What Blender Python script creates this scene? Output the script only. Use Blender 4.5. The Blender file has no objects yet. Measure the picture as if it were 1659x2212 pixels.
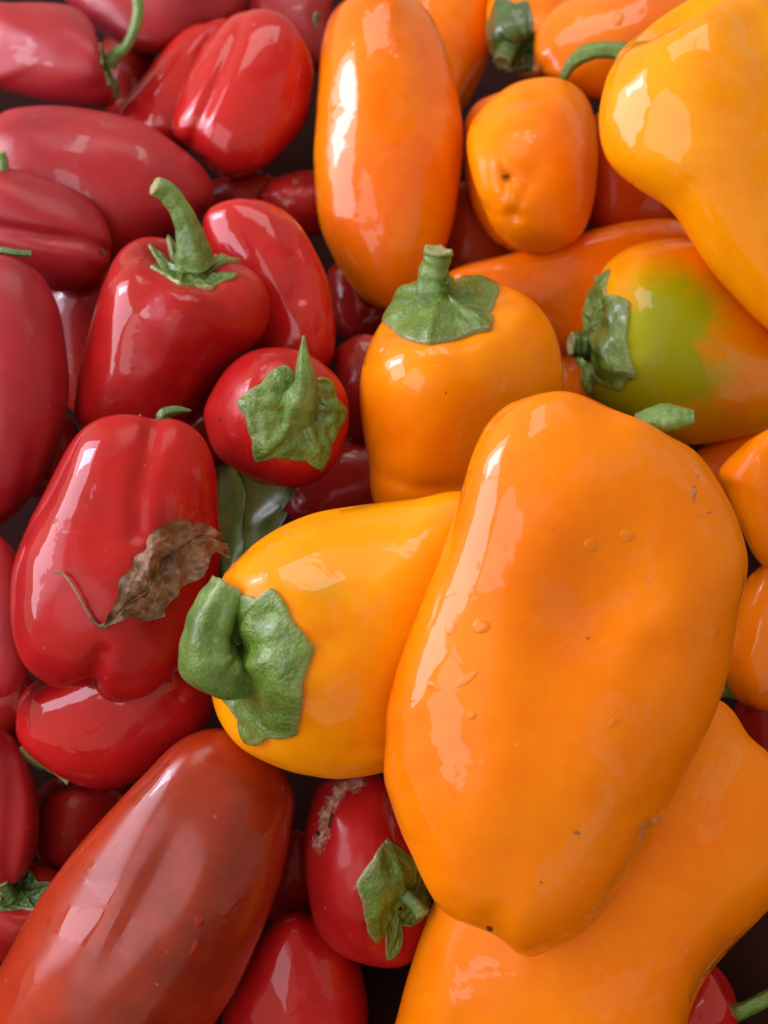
import bpy, math, random
import numpy as np
from mathutils import Vector, Matrix
from mathutils.bvhtree import BVHTree

# ------------------------------------------------------------------ camera
PITCH = math.radians(58.0)          # looking down on the heap
DIST = 0.295
FOV = math.radians(50.0)
scene = bpy.context.scene
cam_data = bpy.data.cameras.new("camera")
cam = bpy.data.objects.new("camera", cam_data)
scene.collection.objects.link(cam)
scene.camera = cam
CPOS = np.array([0.0, -DIST * math.cos(PITCH), DIST * math.sin(PITCH)])
cam.location = CPOS.tolist()
cam.rotation_euler = (math.radians(90) - PITCH, 0, 0)
cam_data.sensor_fit = 'VERTICAL'
cam_data.sensor_height = 36.0
cam_data.lens = 18.0 / math.tan(FOV / 2)
cam_data.clip_start = 0.005
cam_data.clip_end = 50
cam_data.dof.use_dof = True
cam_data.dof.focus_distance = 0.262
cam_data.dof.aperture_fstop = 13.0

# ------------------------------------------------------------------ light
world = bpy.data.worlds.new("World")
scene.world = world
world.use_nodes = True
bg = world.node_tree.nodes['Background']
bg.inputs['Color'].default_value = (1.0, 0.88, 0.68, 1)
bg.inputs['Strength'].default_value = 0.58

def area_light(name, loc, target, sx, sy, power, color):
    d = bpy.data.lights.new(name, 'AREA')
    d.shape = 'RECTANGLE'; d.size = sx; d.size_y = sy
    d.energy = power; d.color = color
    o = bpy.data.objects.new(name, d)
    scene.collection.objects.link(o)
    o.location = loc
    o.rotation_euler = (Vector(target) - Vector(loc)).to_track_quat('-Z', 'Y').to_euler()
    return o

# open side of the market stall on the left, and the pale awning overhead
area_light("daylight_open_side", (-1.12, 0.20, 0.46), (0, 0.02, 0.02), 1.0, 0.78, 13.5, (0.84, 0.84, 1.0))
area_light("daylight_bright_gap", (-1.00, 0.42, 0.50), (0, 0.02, 0.02), 0.18, 0.45, 3.6, (0.80, 0.81, 1.0))
area_light("daylight_behind_viewer", (-0.72, -0.62, 0.85), (0, 0.02, 0), 0.85, 0.85, 4.5, (0.95, 0.93, 1.0))
area_light("daylight_overhead", (-0.10, 0.85, 1.40), (0, 0.02, 0), 1.3, 0.8, 9.5, (1.0, 0.96, 0.93))

scene.view_settings.view_transform = 'Standard'
scene.view_settings.look = 'None'
scene.view_settings.gamma = 1.0
scene.view_settings.exposure = -0.02
scene.cycles.use_denoising = True
scene.cycles.max_bounces = 6
scene.cycles.diffuse_bounces = 4
scene.cycles.glossy_bounces = 3

# ------------------------------------------------------------------ geometry helpers
W2, H2, F = 829.5, 1106.0, 1106.0 / math.tan(FOV / 2)   # drawing units used for the layout sketch
RIGHT = np.array([1.0, 0, 0])
UP = np.array([0, math.sin(PITCH), math.cos(PITCH)])
FWD = np.array([0, math.cos(PITCH), -math.sin(PITCH)])

def to_world(P, depth):
    """sketch points (x, y, dz in sketch units) of a thing lying at `depth` metres -> world metres"""
    P = np.asarray(P, float)
    Z = depth * (1 + P[..., 2] / F)
    X = (P[..., 0] - W2) / F * Z
    Y = (P[..., 1] - H2) / F * Z
    return CPOS + X[..., None] * RIGHT - Y[..., None] * UP + Z[..., None] * FWD

def heap_depth(x, y):
    return CPOS[2] / (math.sin(PITCH) + math.cos(PITCH) * (y - H2) / F)

def catmull(P, n, closed=False):
    P = np.asarray(P, float)
    N = len(P)
    segs = N if closed else N - 1
    u = np.linspace(0, segs, n, endpoint=not closed)
    i = np.minimum(u.astype(int), segs - 1)
    f = (u - i)[:, None]
    def g(k):
        return P[k % N] if closed else P[np.clip(k, 0, N - 1)]
    p0, p1, p2, p3 = g(i - 1), g(i), g(i + 1), g(i + 2)
    return 0.5 * (2 * p1 + (p2 - p0) * f + (2 * p0 - 5 * p1 + 4 * p2 - p3) * f**2 + (3 * p1 - p0 - 3 * p2 + p3) * f**3)

def smooth_circ(a, k):
    n = len(a)
    x = np.arange(-3 * k, 3 * k + 1)
    w = np.exp(-0.5 * (x / max(k, 1e-6))**2); w /= w.sum()
    return sum(wi * np.roll(a, int(xi)) for wi, xi in zip(w, x))

def vnoise(P, seed, scale):
    """cheap smooth noise, sum of sines"""
    r = np.random.RandomState(seed)
    v = np.zeros(len(P))
    for k in range(7):
        d = r.normal(size=3); d /= np.linalg.norm(d)
        fr = scale * r.uniform(0.6, 1.9)
        v += np.sin(P @ d * fr + r.uniform(0, 6.28)) / 7 * 1.6
    return v

def link_mesh(name, verts, faces, mat, parent=None, origin=None, attrs=None, smooth=True):
    me = bpy.data.meshes.new(name)
    v = np.asarray(verts, float)
    if origin is not None:
        v = v - np.asarray(origin)
    me.from_pydata(v.tolist(), [], faces if isinstance(faces, list) else faces.tolist())
    if attrs:
        for k, a in attrs.items():
            at = me.attributes.new(k, 'FLOAT', 'POINT')
            at.data.foreach_set('value', np.asarray(a, np.float32))
    if smooth:
        me.polygons.foreach_set('use_smooth', np.ones(len(me.polygons), bool))
    me.update()
    me.materials.append(mat)
    o = bpy.data.objects.new(name, me)
    scene.collection.objects.link(o)
    if parent is not None:
        o.parent = parent
    return o

def grid_faces(nt, nu, closed=True, flip=False):
    """nt rows x nu columns, columns wrap if closed"""
    f = []
    m = nu if closed else nu - 1
    for i in range(nt - 1):
        for j in range(m):
            a, b = i * nu + j, i * nu + (j + 1) % nu
            c, d = (i + 1) * nu + (j + 1) % nu, (i + 1) * nu + j
            f.append((a, d, c, b) if flip else (a, b, c, d))
    return f

# ------------------------------------------------------------------ materials
def new_mat(name):
    m = bpy.data.materials.new(name)
    m.use_nodes = True
    nt = m.node_tree
    b = nt.nodes['Principled BSDF']
    return m, nt, b

class N:
    """tiny node helper"""
    def __init__(s, nt): s.nt = nt
    def new(s, t, **kw):
        n = s.nt.nodes.new(t)
        for k, v in kw.items(): setattr(n, k, v)
        return n
    def link(s, a, b): s.nt.links.new(a, b)
    def noise(s, vec, scale, detail=3, rough=0.5, dist=0.0):
        n = s.new('ShaderNodeTexNoise'); s.link(vec, n.inputs['Vector'])
        n.inputs['Scale'].default_value = scale; n.inputs['Detail'].default_value = detail
        n.inputs['Roughness'].default_value = rough; n.inputs['Distortion'].default_value = dist
        return n.outputs['Fac']
    def ramp(s, fac, lo, hi, a=0.0, b=1.0, smooth=True):
        n = s.new('ShaderNodeMapRange'); n.interpolation_type = 'SMOOTHSTEP' if smooth else 'LINEAR'
        s.link(fac, n.inputs['Value'])
        for k, v in (('From Min', lo), ('From Max', hi), ('To Min', a), ('To Max', b)): n.inputs[k].default_value = v
        return n.outputs['Result']
    def math(s, op, a, b=None, clamp=False):
        n = s.new('ShaderNodeMath', operation=op, use_clamp=clamp)
        for i, v in enumerate((a, b)):
            if v is None: continue
            if isinstance(v, (int, float)): n.inputs[i].default_value = v
            else: s.link(v, n.inputs[i])
        return n.outputs[0]
    def mix(s, fac, a, b):
        n = s.new('ShaderNodeMix', data_type='RGBA')
        for i, v in ((0, fac), (6, a), (7, b)):
            if isinstance(v, (int, float)): n.inputs[i].default_value = v
            elif isinstance(v, tuple): n.inputs[i].default_value = (*v, 1)
            else: s.link(v, n.inputs[i])
        return n.outputs[2]
    def attr(s, name):
        n = s.new('ShaderNodeAttribute'); n.attribute_name = name
        return n.outputs['Fac']
    def bump(s, h, strength, dist, normal=None):
        n = s.new('ShaderNodeBump'); s.link(h, n.inputs['Height'])
        n.inputs['Strength'].default_value = strength; n.inputs['Distance'].default_value = dist
        if normal is not None: s.link(normal, n.inputs['Normal'])
        return n.outputs['Normal']

def srgb(r, g, b):
    f = lambda c: c / 12.92 if c <= 0.04045 else ((c + 0.055) / 1.055)**2.4
    return tuple(f(c / 255) for c in (r, g, b))

_skin = {}
def skin_material(name, ca, cb, wet=0.5, rough=0.34, haze_sheen=0.0, green=(0.30, 0.31, 0.002), waterbump=1.0, dryc=0.22, dryr=0.13, spec=0.06, scarred=False, film_attr=False):
    """pepper skin: two tones of colour, a patchy wet film, scars and unripe areas from mesh attributes"""
    name = name + ('_marked' if scarred else '') + ('_filmed' if film_attr else '')
    key = name
    if key in _skin: return _skin[key]
    m, nt, b = new_mat(name)
    n = N(nt)
    tc = n.new('ShaderNodeTexCoord')
    oi = n.new('ShaderNodeObjectInfo')
    vec = n.new('ShaderNodeVectorMath', operation='ADD')
    n.link(tc.outputs['Object'], vec.inputs[0])
    sc = n.new('ShaderNodeVectorMath', operation='SCALE'); 
    cx = n.new('ShaderNodeCombineXYZ')
    n.link(oi.outputs['Random'], cx.inputs[0]); n.link(oi.outputs['Random'], cx.inputs[1])
    n.link(cx.outputs[0], sc.inputs[0]); sc.inputs['Scale'].default_value = 7.0
    n.link(sc.outputs[0], vec.inputs[1])
    v = vec.outputs[0]
    tone = n.ramp(n.noise(v, 26, 3, 0.55), 0.32, 0.70)
    col = n.mix(tone, ca, cb)
    fine = n.noise(v, 190, 4, 0.62)
    col = n.mix(n.ramp(fine, 0.35, 0.75, 0.0, 0.16), col, tuple(min(1, c * 1.35 + 0.01) for c in cb))
    if scarred:
        # unripe green
        un = n.attr('unripe')
        unf = n.math('MULTIPLY', un, n.ramp(n.noise(v, 85, 4, 0.6), 0.25, 0.7, 0.45, 1.25))
        col = n.mix(n.math('MINIMUM', unf, 1.0), col, green)
        # scars: pale corky tissue broken up by noise
        sca = n.attr('scar')
        scn = n.noise(v, 300, 4, 0.65, 0.4)
        scf = n.ramp(n.math('ADD', sca, n.math('MULTIPLY', n.math('SUBTRACT', scn, 0.5), 1.5)), 0.40, 0.80)
        scarcol = n.mix(n.ramp(n.noise(v, 700, 2), 0.35, 0.65), (0.30, 0.15, 0.10), (0.60, 0.42, 0.34))
        col = n.mix(n.math('MULTIPLY', scf, 0.75), col, scarcol)
        spk = n.attr('speck')
        spf = n.ramp(n.math('ADD', spk, n.math('MULTIPLY', n.math('SUBTRACT', scn, 0.5), 0.6)), 0.45, 0.7)
        col = n.mix(n.math('MULTIPLY', spf, 0.9), col, (0.035, 0.02, 0.012))
    # tiny dark pores, sparse
    vor = n.new('ShaderNodeTexVoronoi'); n.link(v, vor.inputs['Vector']); vor.inputs['Scale'].default_value = 95
    pore = n.ramp(vor.outputs['Distance'], 0.035, 0.06, 1.0, 0.0)
    pick = n.ramp(vor.outputs['Color'], 0.80, 0.82)
    col = n.mix(n.math('MULTIPLY', n.math('MULTIPLY', pore, pick), 0.6), col, (0.08, 0.03, 0.01))
    vd = n.new('ShaderNodeTexVoronoi'); n.link(v, vd.inputs['Vector']); vd.inputs['Scale'].default_value = 330
    dust = n.math('MULTIPLY', n.ramp(vd.outputs['Distance'], 0.05, 0.14, 1.0, 0.0), n.ramp(vd.outputs['Color'], 0.84, 0.88))
    col = n.mix(n.math('MULTIPLY', dust, 0.22), col, (0.75, 0.55, 0.42))
    n.link(col, b.inputs['Base Color'])
    # wet film with a hard ragged edge
    wn = n.noise(v, 40, 5, 0.68, 0.5)
    lo = 0.64 - 0.30 * wet
    if film_attr:
        wn = n.math('ADD', wn, n.math('MULTIPLY', n.attr('wet'), 0.34))
    film = n.ramp(wn, lo, lo + 0.03)
    rip = n.noise(v, 130, 2, 0.5)
    h = n.math('MULTIPLY', rip, 0.8)
    if wet > 0.3:    # beads of water smaller than a real drop
        vb = n.new('ShaderNodeTexVoronoi'); n.link(v, vb.inputs['Vector']); vb.inputs['Scale'].default_value = 190
        bead = n.math('MULTIPLY', n.ramp(vb.outputs['Distance'], 0.10, 0.34, 1.0, 0.0), n.ramp(vb.outputs['Color'], 0.80, 0.84))
        h = n.math('ADD', h, n.math('MULTIPLY', bead, 0.9 * wet))
    und = n.noise(v, 48, 1, 0.5)
    nb = n.bump(und, 0.16, 0.004)
    if scarred:
        n.link(n.bump(scf, 0.7, 0.0008, nb), b.inputs['Normal'])
    else:
        n.link(nb, b.inputs['Normal'])
    n.link(n.bump(h, 0.45 * waterbump, 0.0005, nb), b.inputs['Coat Normal'])
    b.inputs['Roughness'].default_value = rough
    cw = n.ramp(film, 0, 1, dryc, 1.0)
    if scarred: cw = n.math('MULTIPLY', cw, n.ramp(scf, 0.1, 0.7, 1.0, 0.15))
    n.link(cw, b.inputs['Coat Weight'])
    n.link(n.ramp(film, 0, 1, dryr, 0.03), b.inputs['Coat Roughness'])
    b.inputs['Coat IOR'].default_value = 1.47
    b.inputs['Specular IOR Level'].default_value = spec
    if haze_sheen > 0:
        b.inputs['Sheen Weight'].default_value = haze_sheen
        b.inputs['Sheen Roughness'].default_value = 0.5
        b.inputs['Sheen Tint'].default_value = (0.95, 0.72, 0.85, 1)  # pinkish sheen stands in for haze over the peppers
    _skin[key] = m
    return m

def green_material(name, ca, cb, rough=0.35, bump=1.0, coat=0.4):
    m, nt, b = new_mat(name)
    n = N(nt)
    tc = n.new('ShaderNodeTexCoord'); v = tc.outputs['Object']
    t1 = n.ramp(n.noise(v, 110, 5, 0.55), 0.25, 0.80)
    col = n.mix(t1, ca, cb)
    col = n.mix(n.ramp(n.noise(v, 900, 2), 0.5, 0.8, 0, 0.25), col, tuple(min(1, c * 1.8) for c in cb))
    pale = n.attr('pale')
    col = n.mix(pale, col, (0.40, 0.42, 0.17))
    dry = n.attr('dry')
    col = n.mix(n.math('MULTIPLY', dry, n.ramp(n.noise(v, 500, 3), 0.3, 0.6)), col, (0.30, 0.20, 0.10))
    n.link(col, b.inputs['Base Color'])
    h = n.math('ADD', n.noise(v, 330, 4, 0.6, 0.5), n.math('MULTIPLY', n.noise(v, 1100, 2), 0.3))
    n.link(n.bump(h, 0.75 * bump, 0.0016), b.inputs['Normal'])
    b.inputs['Roughness'].default_value = rough
    b.inputs['Coat Weight'].default_value = coat
    b.inputs['Coat Roughness'].default_value = 0.10
    return m

M_CALYX = green_material("calyx_green", (0.058, 0.120, 0.008), (0.150, 0.250, 0.026), coat=0.4)
M_CALYXD = green_material("calyx_dark_green", (0.026, 0.072, 0.006), (0.072, 0.150, 0.018), rough=0.28, coat=0.7)
M_STEM = green_material("stem_green", (0.065, 0.130, 0.014), (0.185, 0.290, 0.060), rough=0.42, bump=0.6, coat=0.2)
M_STEMD = green_material("stem_dark_green", (0.030, 0.080, 0.010), (0.085, 0.165, 0.030), rough=0.4, bump=0.6, coat=0.3)

RED_A, RED_B = (0.33, 0.006, 0.008), (0.46, 0.013, 0.010)
SKIN = {   # colours, wetness, roughness
 'red':      (('skin_red', RED_A, RED_B, 0.42, 0.40), dict(dryc=0.4, dryr=0.18)),
 'redwet':   (('skin_red_wet', (0.40, 0.006, 0.009), (0.52, 0.013, 0.011), 0.72, 0.36), dict(dryc=0.4, dryr=0.12)),
 'redhaze':   (('skin_red_painted_haze', (0.27, 0.006, 0.014), (0.40, 0.012, 0.018), 0.14, 0.48, 0.03), dict(dryc=0.34, dryr=0.26, spec=0.2)),  # milky lens haze put into the skin as purplish tint and sheen
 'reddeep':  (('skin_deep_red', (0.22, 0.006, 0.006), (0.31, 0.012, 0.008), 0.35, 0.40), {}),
 'orangeshade':     (('skin_orange_painted_shade', (0.36, 0.035, 0.003), (0.48, 0.055, 0.003), 0.35, 0.42), {}),  # orange skin darkened to reddish brown, gap shade put into its colour
 'brick':    (('skin_orange_red', (0.21, 0.016, 0.004), (0.38, 0.028, 0.004), 0.36, 0.40), dict(dryc=0.9, dryr=0.22, waterbump=0.3)),
 'orange':   (('skin_orange', (0.83, 0.168, 0.0004), (0.87, 0.218, 0.0004), 0.26, 0.40), dict(dryc=0.26, dryr=0.20)),
 'orangedp': (('skin_deep_orange', (0.80, 0.130, 0.0004), (0.86, 0.205, 0.0004), 0.55, 0.40), dict(waterbump=1.6)),
 'amber':    (('skin_amber', (0.83, 0.175, 0.0004), (0.88, 0.260, 0.0004), 0.34, 0.38), dict(dryc=0.26, dryr=0.18)),
 'yellow':   (('skin_yellow_orange', (0.87, 0.245, 0.0004), (0.91, 0.335, 0.0004), 0.40, 0.36), dict(dryc=0.26, dryr=0.16)),
}

# ------------------------------------------------------------------ the pepper builder
PROFILES = {
 # (z along the axis from stem -1 to tip +1, radius)
 'bell':  [(-0.80, 0.0), (-0.84, 0.16), (-0.95, 0.38), (-1.0, 0.58), (-0.93, 0.80), (-0.70, 0.96), (-0.3, 1.0), (0.15, 0.95),
           (0.55, 0.84), (0.82, 0.64), (0.96, 0.40), (0.99, 0.2), (0.95, 0.07), (0.93, 0.0)],
 'long':  [(-0.90, 0.0), (-0.94, 0.15), (-0.99, 0.36), (-0.97, 0.60), (-0.86, 0.82), (-0.6, 0.97), (-0.2, 1.0), (0.25, 0.93),
           (0.60, 0.76), (0.84, 0.52), (0.96, 0.28), (1.0, 0.12), (1.0, 0.04), (0.995, 0.0)],
 'round': [(-0.86, 0.0), (-0.90, 0.16), (-0.98, 0.38), (-0.95, 0.62), (-0.78, 0.86), (-0.4, 0.99), (0.0, 1.0), (0.4, 0.93),
           (0.72, 0.74), (0.92, 0.45), (0.985, 0.22), (0.97, 0.08), (0.95, 0.0)],
}

class Body: pass

def pepper_shape(s):
    """grid of sketch-space points for one pepper: lobed, with shoulders, fitted to its outline"""
    nt, nu = s.get('res', (84, 112))
    rng = np.random.RandomState(s['seed'])
    out = catmull(s['outline'], 720, closed=True)
    cen = np.array(s.get('center', out.mean(0)), float)
    d2 = np.array(s['tip'], float) - np.array(s['stem_at'], float)
    d2 /= np.linalg.norm(d2)
    pit = math.radians(s.get('pitch', 0))
    ax = np.array([d2[0] * math.cos(pit), d2[1] * math.cos(pit), math.sin(pit)])
    side = np.array([-d2[1], d2[0], 0.0])
    third = np.cross(ax, side)
    rel = out - cen
    ext = (rel @ d2); wid = rel @ side[:2]
    Rr = (wid.max() - wid.min()) / 2 * 0.97
    E = (ext.max() - ext.min()) / 2
    Lh = s.get('half', None)
    if Lh is None:
        Lh = max(0.75 * Rr, (E - 0.75 * Rr * abs(math.sin(pit))) / max(0.3, math.cos(pit)))
    prof = catmull(PROFILES[s.get('profile', 'bell')], 600)
    seg = np.r_[0, np.cumsum(np.hypot(*(np.diff(prof * [Lh, Rr], axis=0).T)))]
    tt = np.linspace(0, 1, nt)
    arc = seg / seg[-1]
    z = np.interp(tt, arc, prof[:, 0]); r = np.interp(tt, arc, prof[:, 1])
    r[0] = r[-1] = 0.0
    th = np.linspace(0, 2 * math.pi, nu, endpoint=False)
    T, TH = np.meshgrid(tt, th, indexing='ij')
    nl = s.get('lobes', 3); amp = s.get('lobe_amp', 0.10); ph = s.get('lobe_phase', rng.uniform(0, 6.28))
    g = np.zeros_like(TH)
    for k in range(nl):
        a0 = ph + 2 * math.pi * k / nl + rng.uniform(-0.18, 0.18)
        dd = (TH - a0 + math.pi) % (2 * math.pi) - math.pi
        g += np.exp(-(dd / 0.33)**2) * rng.uniform(0.7, 1.2)
    endw = 0.25 + 0.75 * np.clip(np.maximum(1 - T / 0.38, (T - 0.62) / 0.38), 0, 1)
    rad = r[:, None] * Rr * (1 - amp * endw * g)
    # big irregularities
    for k in range(5):
        a, c = rng.randint(1, 4), rng.uniform(0.7, 2.2)
        rad *= 1 + s.get('wobble', 0.022) * np.sin(a * TH + rng.uniform(0, 6.28)) * np.sin(c * math.pi * T + rng.uniform(0, 6.28))
    zz = z[:, None] * Lh * np.ones_like(TH)
    # lobe ends bulge past the tip and the shoulder
    zz += Lh * 0.05 * (np.exp(-((T - 0.80) / 0.12)**2) - np.exp(-((T - 0.2) / 0.12)**2)) * (0.6 - g) * amp * 8
    kd = s.get('flat', 0.92)      # a little flatter towards the viewer's line of lying
    sq = s.get('square', 1.0)
    cth = np.sign(np.cos(TH)) * np.abs(np.cos(TH))**sq; sth = np.sign(np.sin(TH)) * np.abs(np.sin(TH))**sq
    P = zz[..., None] * ax + (rad * cth)[..., None] * side + (rad * sth)[..., None] * third
    P = P.reshape(-1, 3)
    P[:, 2] *= kd
    # recentre on its own silhouette, then fit the outline
    P[:, :2] -= (P[:, :2].max(0) + P[:, :2].min(0)) / 2
    nb = 240
    phi = np.arctan2(P[:, 1], P[:, 0]); rr = np.hypot(P[:, 0], P[:, 1])
    r0 = np.zeros(nb)
    for k in range(nb):
        a = -math.pi + 2 * math.pi * k / nb
        dlt = np.abs((phi - a + math.pi) % (2 * math.pi) - math.pi)
        mm = dlt < 2.5 * math.pi / nb
        r0[k] = rr[mm].max() if mm.any() else 0
    if (r0 == 0).any():
        ok = r0 > 0; r0 = np.interp(np.arange(nb), np.arange(nb)[ok], r0[ok])
    r0 = smooth_circ(r0, 2)
    r1 = np.zeros(nb)
    A = rel; Bq = np.roll(rel, -1, 0); D = Bq - A
    for k in range(nb):
        a = -math.pi + 2 * math.pi * k / nb
        c, sn = math.cos(a), math.sin(a)
        den = c * D[:, 1] - sn * D[:, 0]
        den = np.where(np.abs(den) < 1e-9, 1e-9, den)
        t = (A[:, 0] * D[:, 1] - A[:, 1] * D[:, 0]) / den
        u = (A[:, 0] * sn - A[:, 1] * c) / den
        hit = (t > 0) & (u >= 0) & (u <= 1)
        r1[k] = t[hit].max() if hit.any() else np.nan
    if np.isnan(r1).any():
        ok = ~np.isnan(r1); r1 = np.interp(np.arange(nb), np.arange(nb)[ok], r1[ok])
    r1 = smooth_circ(r1, 1)
    def look(tab, ph_):
        x = (ph_ + math.pi) / (2 * math.pi) * nb
        i = np.floor(x).astype(int); f = x - i
        return tab[i % nb] * (1 - f) + tab[(i + 1) % nb] * f
    q0 = look(r0, phi); q1 = look(r1, phi)
    ratio = q1 / q0
    m = float(np.sqrt((r1**2).mean() / (r0**2).mean()))
    rho = np.clip(rr / q0, 0, 1)
    scl = m + (ratio - m) * rho**1.4
    P[:, :2] = P[:, :2] * scl[:, None] + cen
    P[:, 2] *= m
    # facing weight for dents
    G = P.reshape(nt, nu, 3)
    nrm = normals(G)
    front = np.clip(-nrm[..., 2].reshape(-1) * 2.2, 0, 1)
    for (x, y, rx, ry, ang, a) in s.get('dents', []):
        ca, sa = math.cos(math.radians(ang)), math.sin(math.radians(ang))
        dx, dy = P[:, 0] - x, P[:, 1] - y
        e = ((dx * ca + dy * sa) / rx)**2 + ((-dx * sa + dy * ca) / ry)**2
        P[:, 2] += a * np.exp(-e) * front
    for (pts, w, a) in s.get('grooves', []):
        P[:, 2] += a * np.exp(-(dist_poly(P[:, :2], pts) / w)**2) * front
    B = Body()
    B.P = P; B.nt = nt; B.nu = nu; B.tt = tt; B.th = th; B.front = front; B.unit = Rr * m
    B.N = normals(P.reshape(nt, nu, 3)).reshape(-1, 3)
    return B

def normals(G):
    du = np.roll(G, -1, 1) - np.roll(G, 1, 1)
    dv = np.gradient(G, axis=0)
    n = np.cross(du, dv)
    n[0] = n[1].mean(0); n[-1] = n[-2].mean(0)
    n /= np.linalg.norm(n, axis=-1, keepdims=True) + 1e-9
    c = G.reshape(-1, 3).mean(0)
    if ((G - c) * n).sum() < 0: n = -n
    return n

def dist_poly(Q, pts):
    pts = catmull(pts, 12 * len(pts)) if len(pts) > 2 else np.asarray(pts, float)
    d = np.full(len(Q), 1e9)
    for a, b in zip(pts[:-1], pts[1:]):
        ab = b - a
        t = np.clip(((Q - a) @ ab) / (ab @ ab + 1e-9), 0, 1)
        d = np.minimum(d, np.hypot(*(Q - a - t[:, None] * ab).T))
    return d

def body_sample(B, T, TH):
    """bilinear lookup of surface point and normal at (t, theta)"""
    x = np.clip(T, 0, 1) * (B.nt - 1); i = np.minimum(x.astype(int), B.nt - 2); f = (x - i)[..., None]
    y = (TH % (2 * math.pi)) / (2 * math.pi) * B.nu; j = y.astype(int) % B.nu; g = (y - np.floor(y))[..., None]
    def q(A):
        A = A.reshape(B.nt, B.nu, 3); j2 = (j + 1) % B.nu
        return (A[i, j] * (1 - g) + A[i, j2] * g) * (1 - f) + (A[i + 1, j] * (1 - g) + A[i + 1, j2] * g) * f
    return q(B.P), q(B.N)

def build_calyx(B, s, c):
    """green star-shaped cap draped over the stem end; edge follows the drawn boundary"""
    nu, nr = 200, 24
    th = np.linspace(0, 2 * math.pi, nu, endpoint=False)
    tdef = c.get('t', 0.16)
    rng = np.random.RandomState(s['seed'] + 5)
    if 'edge' in c:
        pts = []
        fr = B.front > c.get('facing', 0.05)
        idx = np.where(fr & (np.repeat(B.tt, B.nu) < 0.6))[0]
        e = np.asarray(c['edge'], float)
        for p in e:
            k = idx[np.argmin(((B.P[idx, :2] - p)**2).sum(1))]
            pts.append((B.th[k % B.nu], B.tt[k // B.nu]))
        pts.sort()
        a = np.array([p[0] for p in pts]); t = np.array([p[1] for p in pts])
        # fill wide unseen gaps with the default reach
        aa, ta = [], []
        for k in range(len(a)):
            aa.append(a[k]); ta.append(t[k])
            nx = a[(k + 1) % len(a)] + (2 * math.pi if k == len(a) - 1 else 0)
            gap = nx - a[k]
            if gap > 0.9:
                for q in range(1, int(gap / 0.4)):
                    aa.append(a[k] + gap * q / int(gap / 0.4)); ta.append(tdef * (1.12 if q % 2 else 0.9))
        aa = np.array(aa); ta = np.array(ta)
        o = np.argsort(aa % (2 * math.pi)); aa = (aa % (2 * math.pi))[o]; ta = ta[o]
        tc = np.interp(th, np.r_[aa - 2 * math.pi, aa, aa + 2 * math.pi], np.r_[ta, ta, ta])
    else:
        n = c.get('points', 6); ph = rng.uniform(0, 6.28)
        w = np.abs(((th + ph) * n / (2 * math.pi)) % 1 - 0.5) * 2
        tc = tdef * (0.82 + 0.36 * w**1.6) * (1 + 0.1 * np.sin(2 * th + ph))
    tips = [th[k] for k in range(nu) if tc[k] >= tc[(k - 1) % nu] and tc[k] > tc[(k + 1) % nu] and tc[k] > tc.mean()]
    mt = tc.mean()
    tc = np.clip(mt + (tc - mt) * c.get('sharp', 1.2), 0.05, 0.6)
    tc = tc * (1 + 0.022 * vnoise(np.stack([np.cos(th) * 6, np.sin(th) * 6, th * 0], -1), s['seed'] + 3, 1.6))
    s_ = np.linspace(0, 1, nr)
    S, TH = np.meshgrid(s_, th, indexing='ij')
    t0 = c.get('t0', 0.02)
    T = t0 + (tc[None] - t0) * S
    Pp, Nn = body_sample(B, T, TH)
    u = B.unit
    puck = 0.5 * (vnoise(np.stack([np.cos(TH) * S * 9, np.sin(TH) * S * 9, S * 4], -1).reshape(-1, 3), s['seed'], 1.7).reshape(S.shape))
    rib = np.cos(TH * c.get('points', 6) + 0.7)
    rise = c.get('rise', 0.20)
    h = u * (0.030 + rise * np.clip(1 - S / c.get('cone', 0.75), 0, 1)**c.get('pow', 1.7) + 0.055 * puck * np.sin(math.pi * np.clip(S, 0, 1) * 0.9)**0.5 + 0.012 * rib * S)
    for tp in tips:      # a raised rib runs from the stem to every point
        dd = (TH - tp + math.pi) % (2 * math.pi) - math.pi
        h += u * 0.040 * np.exp(-(dd * np.clip(S, 0.25, 1) / 0.075)**2) * np.clip(1.1 - S * 0.6, 0, 1)
    lift = c.get('lift', 0.0)
    h += u * lift * S**3 * (0.5 + 0.5 * np.sin(TH * 3 + 1.3))
    Q = Pp + Nn * h[..., None]
    rim, rn = body_sample(B, T[-1], TH[-1])
    low = rim + rn * (h[-1] * 0.25)[:, None] - 0.0
    under = rim - rn * (u * 0.05)
    allv = np.concatenate([Q.reshape(-1, 3), low, under])
    F_ = grid_faces(nr + 2, nu)
    pale = np.concatenate([np.clip((S - 0.93) / 0.07, 0, 1).reshape(-1) * 0.35, np.full(nu, 0.6), np.full(nu, 0.6)])
    dry = np.concatenate([np.clip((S - 0.86) / 0.14, 0, 1).reshape(-1) * c.get('dry', 0.3), np.full(nu, c.get('dry', 0.3)), np.zeros(nu)])
    return allv, F_, {'pale': pale, 'dry': dry}

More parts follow.
